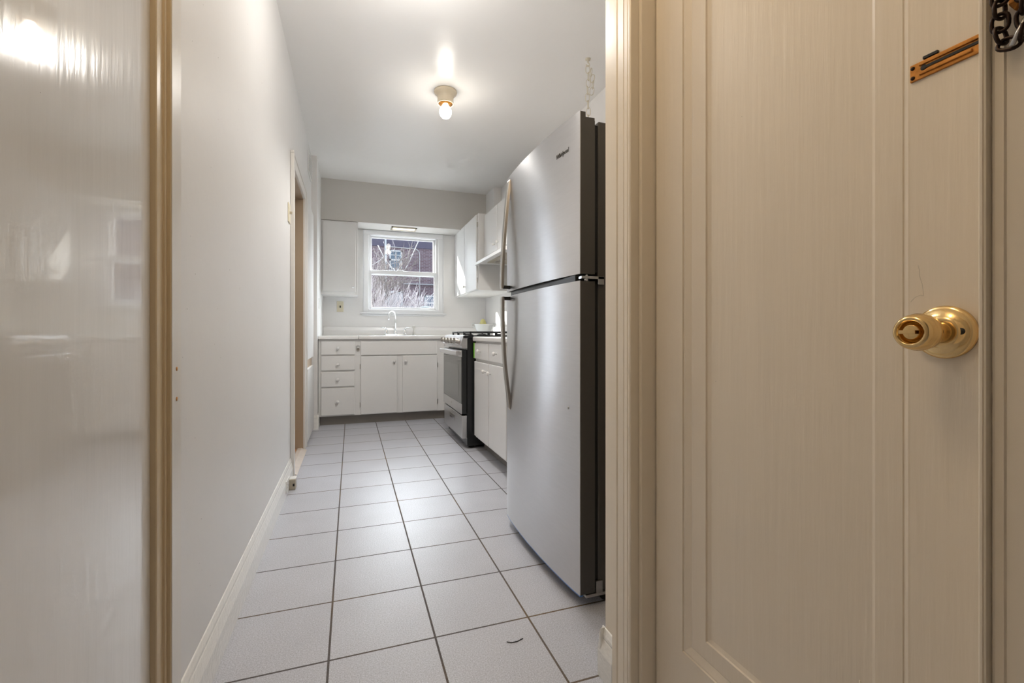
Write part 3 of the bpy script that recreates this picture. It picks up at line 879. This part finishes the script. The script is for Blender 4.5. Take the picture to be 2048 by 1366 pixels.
# ------------------------------------------------------------------ bowl, fruit, canister on the counter corner
BX, BY = 1.345, 4.745
bw = thing('bowl', (BX, BY, 0.921), 'white footed bowl with small loop handles behind the range', 'bowl')
MB().lathe([(0.001, 0), (0.058, 0), (0.056, 0.012), (0.066, 0.03), (0.088, 0.07), (0.100, 0.108), (0.105, 0.122), (0.102, 0.124), (0.096, 0.108), (0.083, 0.07), (0.060, 0.034), (0.001, 0.026)], (BX, BY, 0.921), (0, 0, 1), 40).build('body', M['bowl'], bw)
for sg in (-1, 1):
    dx, dy = 0.9437 * sg, -0.3308 * sg
    pts = [(BX + dx * (0.098 + 0.034 * math.sin(a)), BY + dy * (0.098 + 0.034 * math.sin(a)), 1.035 + 0.022 * math.cos(a)) for a in [PI * (k / 10) * 1.0 for k in range(11)]]
    MB().tube(pts, 0.004, 8).build('handle', M['bowl'], bw)
fm = MB().lathe([(0.001, 0), (0.022, 0.004), (0.036, 0.022), (0.040, 0.042), (0.036, 0.066), (0.027, 0.088), (0.018, 0.104), (0.008, 0.110), (0.001, 0.111)], (BX - 0.012, BY, 0.99), (0, 0, 1), 28)
fo = fm.build('fruit', M['fruit'])
tag(fo, 'yellow green rounded fruit standing in the white bowl', 'fruit')
cn = thing('canister', (1.28, 3.50, 0.919), 'small blue grey canister with dark lid next to the refrigerator handle', 'canister')
MB().lathe([(0.038, 0), (0.040, 0.006), (0.040, 0.072), (0.036, 0.076)], (1.28, 3.50, 0.919), (0, 0, 1), 28).build('body', M['teal'], cn)
MB().lathe([(0.041, 0.076), (0.041, 0.088), (0.030, 0.093), (0.008, 0.094), (0.008, 0.103), (0.001, 0.105)], (1.28, 3.50, 0.919), (0, 0, 1), 28).build('lid', M['black'], cn)

# ------------------------------------------------------------------ refrigerator
fg = thing('refrigerator', (1.2, 1.78, 0), 'stainless top-freezer refrigerator with curved doors and bow handles', 'refrigerator')
FY0, FY1 = 1.402, 2.160
MB().box(0.812, 1.60, FY0 + 0.006, FY1 - 0.006, 0.045, 1.682).build('body', M['fridge_side'], fg, bevel=0.004)


def bow(y):
    t = (y - FY0) / (FY1 - FY0)
    return 0.7375 - 0.0068 * t - 0.0195 * (4 * t * (1 - t)) ** 0.85


ys = [FY0 + (FY1 - FY0) * k / 36 for k in range(37)]


def fridge_door(name, z0, z1, capz):
    core = [(bow(y) + 0.003, y) for y in ys] + [(0.796, FY1 - 0.001), (0.796, FY0 + 0.001)]
    d = MB().prism(core, z0 + 0.001, capz, 'Z').build(name, M['fridge_side'], fg)
    skin = MB()
    n = len(ys)
    vs = []
    for z in (z0, z1):
        vs += [(bow(y), y, z) for y in ys] + [(bow(y) + 0.0028, y, z) for y in ys]
    a = 2 * n
    fs = []
    for i in range(n - 1):
        fs.append((i, i + 1, a + i + 1, a + i))
        fs.append((n + i + 1, n + i, a + n + i, a + n + i + 1))
        fs.append((i, n + i, n + i + 1, i + 1))
        fs.append((a + i, a + i + 1, a + n + i + 1, a + n + i))
    for i in (0, n - 1):
        fs.append((i, a + i, a + n + i, n + i))
    skin.add(vs, fs, True)
    sk = skin.build('steel_skin', M['steel'], d)
    m = sk.modifiers.new('edge', 'EDGE_SPLIT')
    m.split_angle = 0.6
    MB().box(0.796, 0.812, FY0 + 0.012, FY1 - 0.012, z0 + 0.01, capz - 0.01).build('gasket', M['rubber'], d)
    return d


fz = fridge_door('freezer_door', 1.147, 1.706, 1.679)
cap = [(bow(y) + 0.003, y) for y in ys] + [(bow(y) + 0.022, y) for y in reversed(ys)]
MB().prism(cap, 1.679, 1.7045, 'Z').box(0.756, 0.795, FY0 + 0.001, FY1 - 0.001, 1.679, 1.688).build('end_cap', M['fridge_side'], fz)
fd = fridge_door('fridge_door', 0.046, 1.124, 1.123)


def handle(parent, prof, foot, hy):
    """prof: (x, z) centreline; strap section"""
    hb = MB()
    hw = 0.013
    n = len(prof)
    vs, fs = [], []
    for i, (x, z) in enumerate(prof):
        a = Vector(prof[max(i - 1, 0)])
        b = Vector(prof[min(i + 1, n - 1)])
        t = (b - a).normalized()
        nn = Vector((t.y, -t.x))
        if nn.x > 0:
            nn = -nn
        th = 0.0075 if 0 < i < n - 1 else 0.004
        for (s1, s2) in ((1, -0.75), (1, 0.75), (0.55, 1), (-1, 1), (-1, -1), (0.55, -1)):
            vs.append((x + nn.x * th * s1, hy + hw * s2, z + nn.y * th * s1))
    for i in range(n - 1):
        for k in range(6):
            k2 = (k + 1) % 6
            fs.append((6 * i + k, 6 * i + k2, 6 * i + 6 + k2, 6 * i + 6 + k))
    fs.append(tuple(range(6)))
    fs.append(tuple(range(6 * n - 6, 6 * n)))
    hb.add(vs, fs)
    h = hb.build('handle', M['handle'], parent)
    MB().box(foot[0], 0.733, hy - 0.011, hy + 0.011, foot[1], foot[1] + 0.016).build('foot', M['black'], h, bevel=0.002)
    return h


def smooth(pts, n=26):
    out = []
    for i in range(n + 1):
        t = i / n * (len(pts) - 1)
        k = min(int(t), len(pts) - 2)
        f = t - k
        p = [pts[max(k - 1, 0)], pts[k], pts[k + 1], pts[min(k + 2, len(pts) - 1)]]
        out.append(tuple(0.5 * (2 * p[1][j] + (p[2][j] - p[0][j]) * f + (2 * p[0][j] - 5 * p[1][j] + 4 * p[2][j] - p[3][j]) * f * f + (3 * p[1][j] - p[0][j] - 3 * p[2][j] + p[3][j]) * f ** 3) for j in (0, 1)))
    return out


HY = 2.098
handle(fz, smooth([(0.7235, 1.684), (0.712, 1.600), (0.6975, 1.443), (0.6870, 1.297), (0.6820, 1.158)]), (0.683, 1.158), HY)
hl2 = handle(fd, smooth([(0.7235, 0.578), (0.7120, 0.675), (0.6960, 0.815), (0.6870, 0.990), (0.6855, 1.120)]), (0.687, 1.104), HY)
fpr = smooth([(0.7120, 0.675), (0.6960, 0.815), (0.6870, 0.990), (0.6855, 1.095)], 16)
fm_ = MB()
for i in range(len(fpr) - 1):
    (x0, z0), (x1, z1) = fpr[i], fpr[i + 1]
    fm_.add([(x0 + 0.0062, HY - 0.011, z0), (x0 + 0.0062, HY + 0.011, z0), (x1 + 0.0062, HY + 0.011, z1), (x1 + 0.0062, HY - 0.011, z1)], [(0, 1, 2, 3)])
fm_.build('protective_film', M['film'], hl2)
MB().prism([(bow(y) + 0.0005, y) for y in ys] + [(bow(y) + 0.012, y) for y in reversed(ys)], 0.0415, 0.0455, 'Z').build('protective_film', M['film'], fd)
MB().box(0.735, 0.790, FY0 + 0.03, FY1 - 0.05, 1.1245, 1.1465).build('middle_rail', M['black'], fg)
MB().box(0.742, 0.830, FY0 - 0.004, FY0 + 0.05, 1.131, 1.140).lathe([(0.008, -0.012), (0.008, 0.012)], (0.768, FY0 + 0.012, 1.1355), (0, 0, 1), 14).box(0.806, 0.830, FY0 - 0.004, FY0 + 0.006, 1.112, 1.140).build('middle_hinge', M['chrome'], fg, bevel=0.001)
MB().box(0.760, 0.850, FY0 - 0.002, FY0 + 0.05, 0.034, 0.044).box(0.800, 0.825, FY0 - 0.002, FY0 + 0.006, 0.044, 0.085).build('bottom_hinge', M['handle'], fg, bevel=0.001)
for x, y in ((0.85, FY0 + 0.03), (0.85, FY1 - 0.03), (1.55, FY0 + 0.03), (1.55, FY1 - 0.03)):
    MB().lathe([(0.018, -0.012), (0.022, -0.008), (0.022, 0.008), (0.018, 0.012)], (x, y, 0.022), (0, 1, 0), 20).box(x - 0.008, x + 0.008, y - 0.014, y + 0.014, 0.02, 0.05).build('roller', M['rubber'], fg)
MB().lathe([(0.0055, 0), (0.0055, 0.0012), (0.004, 0.002)], (bow(1.474), 1.474, 0.679), (-1, 0, 0), 16).build('screw_cap', M['handle'], fd)
# brand lettering on the freezer door
tc = bpy.data.curves.new('badge_lettering', 'FONT')
tc.body = 'Whirlpool'
tc.size = 0.026
tc.shear = 0.25
tc.extrude = 0.0006
tmp = bpy.data.objects.new('tmp', tc)
COL.objects.link(tmp)
bpy.context.view_layer.update()
me = bpy.data.meshes.new_from_object(tmp.evaluated_get(bpy.context.evaluated_depsgraph_get()))
bpy.data.objects.remove(tmp)
xs = [v.co.x for v in me.vertices]
k = 0.088 / (max(xs) - min(xs))
tb = MB()
for v in me.vertices:
    y = 1.558 - (v.co.x - min(xs)) * k
    tb.v.append((bow(y) - 0.0006 - v.co.z, y, 1.590 + v.co.y * k * 1.1))
for p in me.polygons:
    tb.f.append(list(p.vertices))
    tb.s.append(False)
tb.build('badge_lettering', M['fridge_side'], fz)

# ------------------------------------------------------------------ ceiling lamp and chain
LX, LY = 0.642, 3.281
cl = thing('ceiling_lamp', (LX, LY, ZC), 'cream porcelain ceiling lampholder with a bare lit bulb', 'lamp')
MB().lathe([(0.080, 0.0), (0.083, 0.008), (0.080, 0.016), (0.066, 0.030), (0.060, 0.040), (0.057, 0.055), (0.058, 0.088), (0.060, 0.092), (0.055, 0.093), (0.052, 0.090)], (LX, LY, ZC), (0, 0, -1), 40).build('lampholder', M['porcelain'], cl)
MB().lathe([(0.0515, 0.0915), (0.044, 0.088), (0.030, 0.084), (0.001, 0.083)], (LX, LY, ZC), (0, 0, -1), 32).build('socket', M['socket'], cl)
MB().lathe([(0.016, 0.084), (0.018, 0.092), (0.024, 0.105), (0.036, 0.120), (0.043, 0.138), (0.044, 0.152), (0.039, 0.172), (0.027, 0.187), (0.012, 0.194), (0.001, 0.195)], (LX, LY, ZC), (0, 0, -1), 32).build('bulb', M['bulb'], cl)
bl = lamp('bulb_light', 'SPOT', (LX, LY, ZC - 0.22), 42.0, (1.0, 0.965, 0.91), shadow_soft_size=0.06, spot_size=2.5, spot_blend=0.45)

hc = thing('hanging_chain', (1.421, 2.593, 2.2), 'thin cream chain hanging from a ceiling hook above the refrigerator', 'chain')
MB().lathe([(0.018, 0), (0.016, 0.006), (0.006, 0.010), (0.004, 0.022)], (1.421, 2.593, ZC), (0, 0, -1), 20).tube([(1.421, 2.593, ZC - 0.02)] + [(1.421 + 0.012 * math.sin(a), 2.593, ZC - 0.036 + 0.012 * math.cos(a)) for a in [PI * k / 8 for k in range(13)]], 0.003, 8).build('hook', M['white_metal'], hc)
z, k = ZC - 0.066, 0
yx = Vector((0.9437, -0.3308, 0))
yd = Vector((0.3308, 0.9437, 0))
while z > 1.95:
    c = Vector((1.421 + 0.004 * math.sin(z * 30), 2.593, z))
    sd = (yx if k % 2 == 0 else (yd + yx * 0.45).normalized())
    link_ring(c, Vector((0, 0, 1)), sd, 0.026, 0.0125, 0.0024, 18).build('link', M['white_metal'], hc)
    z -= 0.045
    k += 1
for j in range(4):
    c = Vector((1.421, 2.593, ZC - 0.085 - j * 0.040)) + yx * (0.020 + 0.012 * math.sin(j * 0.9))
    link_ring(c, (Vector((0, 0, 1)) + yx * 0.15).normalized(), yx if j % 2 else (yd + yx * 0.5).normalized(), 0.026, 0.0125, 0.0024, 18).build('link', M['white_metal'], hc)

# unseen hall lamp, added to warm the door and casings
hl = thing('added_hall_lamp', (-0.10, 0.55, ZC), 'small round glass ceiling lamp added out of view over the hall', 'lamp')
MB().lathe([(0.09, 0), (0.09, 0.02), (0.07, 0.03)], (-0.10, 0.55, ZC), (0, 0, -1), 32).build('base', M['porcelain'], hl)
MB().lathe([(0.07, 0.03), (0.10, 0.06), (0.11, 0.10), (0.09, 0.14), (0.05, 0.165), (0.001, 0.17)], (-0.10, 0.55, ZC), (0, 0, -1), 32).build('globe', emit_mat('added_lamp_globe', (1.0, 0.85, 0.65), 6.0), hl)
lamp('added_hall_light', 'POINT', (-0.10, 0.55, ZC - 0.3), 6.0, (1.0, 0.76, 0.48), shadow_soft_size=0.1)
lamp('bulb_upward_light', 'POINT', (LX, LY, ZC - 0.24), 1.6, (1.0, 0.945, 0.87), shadow_soft_size=0.05)

el = thing('added_entrance_lamp', (0.25, 2.0, ZC), 'round glass ceiling lamp added out of view over the kitchen entrance', 'lamp')  # extra lamp out of view, added to rake light across the door
MB().lathe([(0.09, 0), (0.09, 0.02), (0.07, 0.03)], (0.25, 2.0, ZC), (0, 0, -1), 32).build('base', M['porcelain'], el)
MB().lathe([(0.07, 0.03), (0.10, 0.05), (0.11, 0.08), (0.09, 0.11), (0.05, 0.13), (0.001, 0.135)], (0.25, 2.0, ZC), (0, 0, -1), 32).build('globe', bpy.data.materials['added_lamp_globe'], el)
lamp('added_entrance_light', 'POINT', (0.25, 2.0, ZC - 0.26), 9.5, (1.0, 0.97, 0.94), shadow_soft_size=0.08)

# ------------------------------------------------------------------ wall fittings
sw = thing('light_switch', (XL, 3.20, 1.63), 'cream toggle switch plate beside the left doorway', 'light switch')
MB().box(XL, XL + 0.007, 3.125, 3.205, 1.635, 1.755).build('plate', M['almond'], sw, bevel=0.003)
MB().box(XL + 0.005, XL + 0.022, 3.160, 3.170, 1.690, 1.706).build('toggle', M['beige'], sw, bevel=0.002)

vt = thing('air_vent', (XL, 4.65, 2.42), 'white slotted air vent high on the left wall past the doorway', 'vent')
MB().box(XL, XL + 0.008, 4.50, 4.80, 2.40, 2.60).build('frame', M['plastic'], vt, bevel=0.003)
for k in range(7):
    MB().prism([(XL + 0.006, 2.425 + k * 0.023), (XL + 0.020, 2.420 + k * 0.023), (XL + 0.020, 2.424 + k * 0.023), (XL + 0.006, 2.433 + k * 0.023)], 4.52, 4.78, 'Y').build('louver', M['plastic'], vt)

ol = thing('wall_switch', (-0.124, YB, 1.206), 'almond switch plate on the back wall under the left wall cabinet', 'light switch')
MB().box(-0.165, -0.088, YB - 0.007, YB, 1.206, 1.335).build('plate', M['almond'], ol, bevel=0.003)
MB().box(-0.131, -0.119, YB - 0.016, YB - 0.006, 1.256, 1.282).build('toggle', M['dark'], ol, bevel=0.001)

pa = MB().box(XL, XL + 0.006, 4.77, 4.85, 1.170, 1.285).build('blank_plate', M['almond'], None, bevel=0.002)
tag(pa, 'thin blank wall plate beside the corner column', 'wall plate')
pb = MB().box(-0.318, -0.312, 5.16, 5.23, 1.205, 1.312).build('blank_plate', M['plastic'], None, bevel=0.002)
tag(pb, 'white blank plate on the column side above the counter', 'wall plate')

bo2 = thing('wall_outlet', (XL + 0.016, 3.02, 0.03), 'white painted outlet set in the left baseboard near the doorway', 'outlet')
MB().box(XL + 0.0155, XL + 0.021, 2.90, 3.02, 0.025, 0.095).build('plate', M['base'], bo2, bevel=0.002)
for y in (2.93, 2.985):
    for z in (0.052, 0.070):
        MB().box(XL + 0.0205, XL + 0.0215, y - 0.007, y + 0.007, z - 0.0015, z + 0.0015).build('slot', M['dark'], bo2)

pj = thing('phone_jack', (XL + 0.04, 3.09, 0), 'small beige phone jack box at the end of the left baseboard', 'phone jack')
MB().box(XL + 0.018, XL + 0.052, 3.045, 3.105, 0.0, 0.062).build('box', M['beige'], pj, bevel=0.003)
MB().box(XL + 0.017, XL + 0.054, 3.050, 3.11, 0.058, 0.066).build('cover', M['plastic'], pj, bevel=0.002)
MB().box(XL + 0.037, XL + 0.047, 3.0443, 3.046, 0.022, 0.038).build('socket', M['dark'], pj)

# built-in cupboard in the left wall after the doorway
cu = thing('built_in_cupboard', (XL, 4.56, 0.0), 'tall narrow white built-in cupboard front left of the sink run', 'cupboard')
MB().box(XL, XL + 0.006, 4.20, 4.86, 0.03, 2.10).build('back_panel', M['brownwall'], cu)
MB().box(XL + 0.005, XL + 0.024, 4.215, 4.85, 0.722, 2.09).build('upper_door', M['cab'], cu, bevel=0.003)
MB().box(XL + 0.005, XL + 0.026, 4.215, 4.85, 0.03, 0.642).build('lower_door', M['cab'], cu, bevel=0.003)

hr = MB().tube([(0.448, 1.326, 0.0015), (0.462, 1.318, 0.0015), (0.480, 1.318, 0.0015), (0.500, 1.325, 0.0015)], 0.0012, 6).build('thread', M['dark'])
tag(hr, 'short dark curved thread lying on the floor tile by the baseboard block', 'thread')

# ------------------------------------------------------------------ outside the window
GZ = 0.0
struct(MB().box(-25, 25, 6.2, 40, GZ - 0.2, GZ), 'ground', M['ground'], 'pale yard behind the house', 'ground')
BYF = 20.0
bd = thing('brick_building', (4, BYF, GZ), 'red brick house seen through the kitchen window', 'building')
MB().box(-3.5, 12, BYF, BYF + 6, GZ, 5.9).build('wall', M['brick'], bd)
MB().box(-3.5, 12, BYF - 0.04, BYF, 4.62, 4.98).build('shaded_brick_band', M['shadowed_band'], bd)  # brick course; the shadow on it is put into its dark colour
MB().box(-3.7, 12.2, BYF - 0.25, BYF + 6.2, 5.9, 6.1).build('cornice', M['frame_out'], bd)


def house_window(x0, x1, z0, z1, bars=True):
    f = MB()
    t = 0.06
    f.box(x0, x0 + t, BYF - 0.05, BYF + 0.02, z0, z1).box(x1 - t, x1, BYF - 0.05, BYF + 0.02, z0, z1)
    f.box(x0, x1, BYF - 0.05, BYF + 0.02, z0, z0 + t).box(x0, x1, BYF - 0.05, BYF + 0.02, z1 - t, z1)
    zm = (z0 + z1) / 2
    f.box(x0, x1, BYF - 0.05, BYF + 0.02, zm - 0.035, zm + 0.035)
    if bars:
        xm = (x0 + x1) / 2
        f.box(xm - 0.015, xm + 0.015, BYF - 0.04, BYF, zm, z1)
        f.box(x0, x1, BYF - 0.04, BYF, (zm + z1) / 2 - 0.015, (zm + z1) / 2 + 0.015)
    fo_ = f.build('window', M['frame_out'], bd)
    MB().box(x0 + 0.03, x1 - 0.03, BYF - 0.02, BYF - 0.005, z0 + 0.03, z1 - 0.03).build('pane', M['pane_out'], fo_)
    MB().box(x0 - 0.08, x1 + 0.08, BYF - 0.10, BYF, z0 - 0.1, z0).build('sill', M['concrete'], fo_)


house_window(1.52, 2.04, 3.66, 4.48)
house_window(2.98, 3.50, 1.95, 2.60, False)
MB().box(1.45, 1.52, BYF - 0.06, BYF, 1.3, 2.72).box(2.00, 2.07, BYF - 0.06, BYF, 1.3, 2.72).box(1.45, 2.07, BYF - 0.06, BYF, 2.65, 2.75).build('door_frame', M['frame_out'], bd)
MB().box(1.52, 2.00, BYF - 0.03, BYF, 1.3, 2.65).build('door_panel', M['concrete'], bd)
MB().tube([(1.36, BYF - 0.06, GZ), (1.36, BYF - 0.06, 5.85)], 0.045, 10).build('downpipe', M['frame_out'], bd)
MB().tube([(1.36, BYF - 0.05, 4.62), (2.62, BYF - 0.05, 4.58), (2.74, BYF - 0.05, 4.5), (2.78, BYF - 0.05, 4.35), (2.78, BYF - 0.05, 1.5)], 0.018, 8).build('conduit', M['wire'], bd)
MB().box(2.1, 3.4, BYF - 0.12, BYF, 3.05, 3.10).build('ledge', M['concrete'], bd)

gw = MB().box(-4, 9, 17.0, 17.25, GZ, 1.95).build('garden_wall', M['concrete'], None, bevel=0.02)
tag(gw, 'low pale garden wall in front of the brick house', 'garden wall')

bn = thing('trash_can', (1.85, 12.2, GZ), 'dark round trash can just showing above the window bottom', 'trash can')
MB().lathe([(0.17, 0), (0.20, 1.53), (0.205, 1.55)], (1.85, 12.2, GZ), (0, 0, 1), 28).build('body', M['bin'], bn)
MB().lathe([(0.215, 1.545), (0.215, 1.57), (0.19, 1.61), (0.12, 1.652), (0.04, 1.67), (0.001, 1.672)], (1.85, 12.2, GZ), (0, 0, 1), 28).build('lid', M['bin'], bn)


def branch(mb, p, d, L, r, depth, rnd, droop=0.0):
    pts, rs = [p], [r]
    q = p.copy()
    dd = d.copy()
    n = 5
    for i in range(n):
        dd = (dd + Vector((rnd.uniform(-.22, .22), rnd.uniform(-.15, .15), rnd.uniform(-.12, .16) - droop))).normalized()
        q = q + dd * (L / n)
        pts.append(q.copy())
        rs.append(r * (1 - 0.13 * (i + 1)))
        if depth > 0 and i >= 1:
            for _ in range(2 if depth > 1 else 1):
                nd = (dd + Vector((rnd.uniform(-.9, .9), rnd.uniform(-.5, .5), rnd.uniform(-.1, .8)))).normalized()
                branch(mb, q, nd, L * rnd.uniform(.45, .7), r * .5, depth - 1, rnd, droop)
    mb.tube(pts, rs, 5)


def tree(name, base, lean, H, r, label, cat, seed, mt, depth=3, limbs=5):
    rnd = random.Random(seed)
    root = thing(name, base, label, cat)
    b = Vector(base)
    tp_ = [b + Vector((lean * t * t + 0.05 * math.sin(5 * t), 0, H * t)) for t in [i / 6 for i in range(7)]]
    MB().tube(tp_, [r * (1 - 0.09 * i) for i in range(7)], 10).build('trunk', M['bark'], root)
    br = MB()
    for k in range(limbs):
        p = tp_[3 + k % 4]
        d = Vector((rnd.uniform(-.7, .9), rnd.uniform(-.4, .4), rnd.uniform(.3, 1.1))).normalized()
        branch(br, p, d, H * rnd.uniform(.45, .75), r * .5, depth, rnd, 0.03)
    br.build('branches', mt, root)
    return root


tree('bare_tree', (0.86, 14.0, GZ), -0.22, 1.9, 0.085, 'leafless grey tree with forked trunk behind the window left side', 'tree', 3, M['bark'], 3, 4)
tree('bare_tree', (0.42, 15.6, GZ), 0.05, 2.3, 0.035, 'slender pale leafless tree against the brick house', 'tree', 11, M['twig'], 2, 5)
rnd = random.Random(5)
sh = thing('bare_shrub', (1.6, 13.2, GZ), 'wide leafless shrub of thin pale upright twigs outside the window', 'shrub')
tw = MB()
for k in range(300):
    x = rnd.uniform(0.25, 2.35)
    y = rnd.uniform(12.6, 13.7)
    h = rnd.uniform(1.45, 2.45) * (1.0 if x < 1.5 else 0.9)
    sx = rnd.gauss(0.28, 0.24)
    pts = [(x + sx * t * t + 0.05 * math.sin(3 * t + k), y, GZ + h * t) for t in [i / 5 for i in range(6)]]
    tw.tube(pts, [0.0095 - 0.0012 * i for i in range(6)], 4)
    for j in (3, 4):
        p = pts[j]
        e = rnd.uniform(-.12, .22)
        tw.tube([p, (p[0] + e * 0.5, y, p[2] + 0.12), (p[0] + e, y, p[2] + 0.3)], [0.006, 0.005, 0.003], 4)
tw.build('twigs', M['twig'], sh)['kind'] = 'stuff'


def cable(pts, r, label):
    o = MB().tube([(p[0], p[2], p[1]) for p in smooth2(pts)], r, 6).build('utility_cable', M['wire'])
    tag(o, label, 'cable')


def smooth2(pts, n=24):
    a = smooth([(p[0], p[1]) for p in pts], n)
    y = pts[0][2]
    return [(q[0], q[1], y) for q in a]


cable([(0.50, 3.15, 16.0), (0.95, 3.45, 16.0), (1.25, 3.95, 16.0)], 0.012, 'short pale cable rising toward the brick house window')
cable([(0.85, 3.95, 16.2), (1.15, 3.40, 16.2), (1.50, 3.08, 16.2), (1.80, 3.25, 16.2), (2.25, 4.25, 16.2), (2.5, 4.7, 16.2)], 0.014, 'long drooping pale cable looped across the upper pane view')
cable([(1.9, 2.25, 16.4), (2.2, 1.95, 16.4), (2.6, 2.2, 16.4), (3.2, 2.9, 16.4)], 0.014, 'sagging pale cable seen through the lower pane')
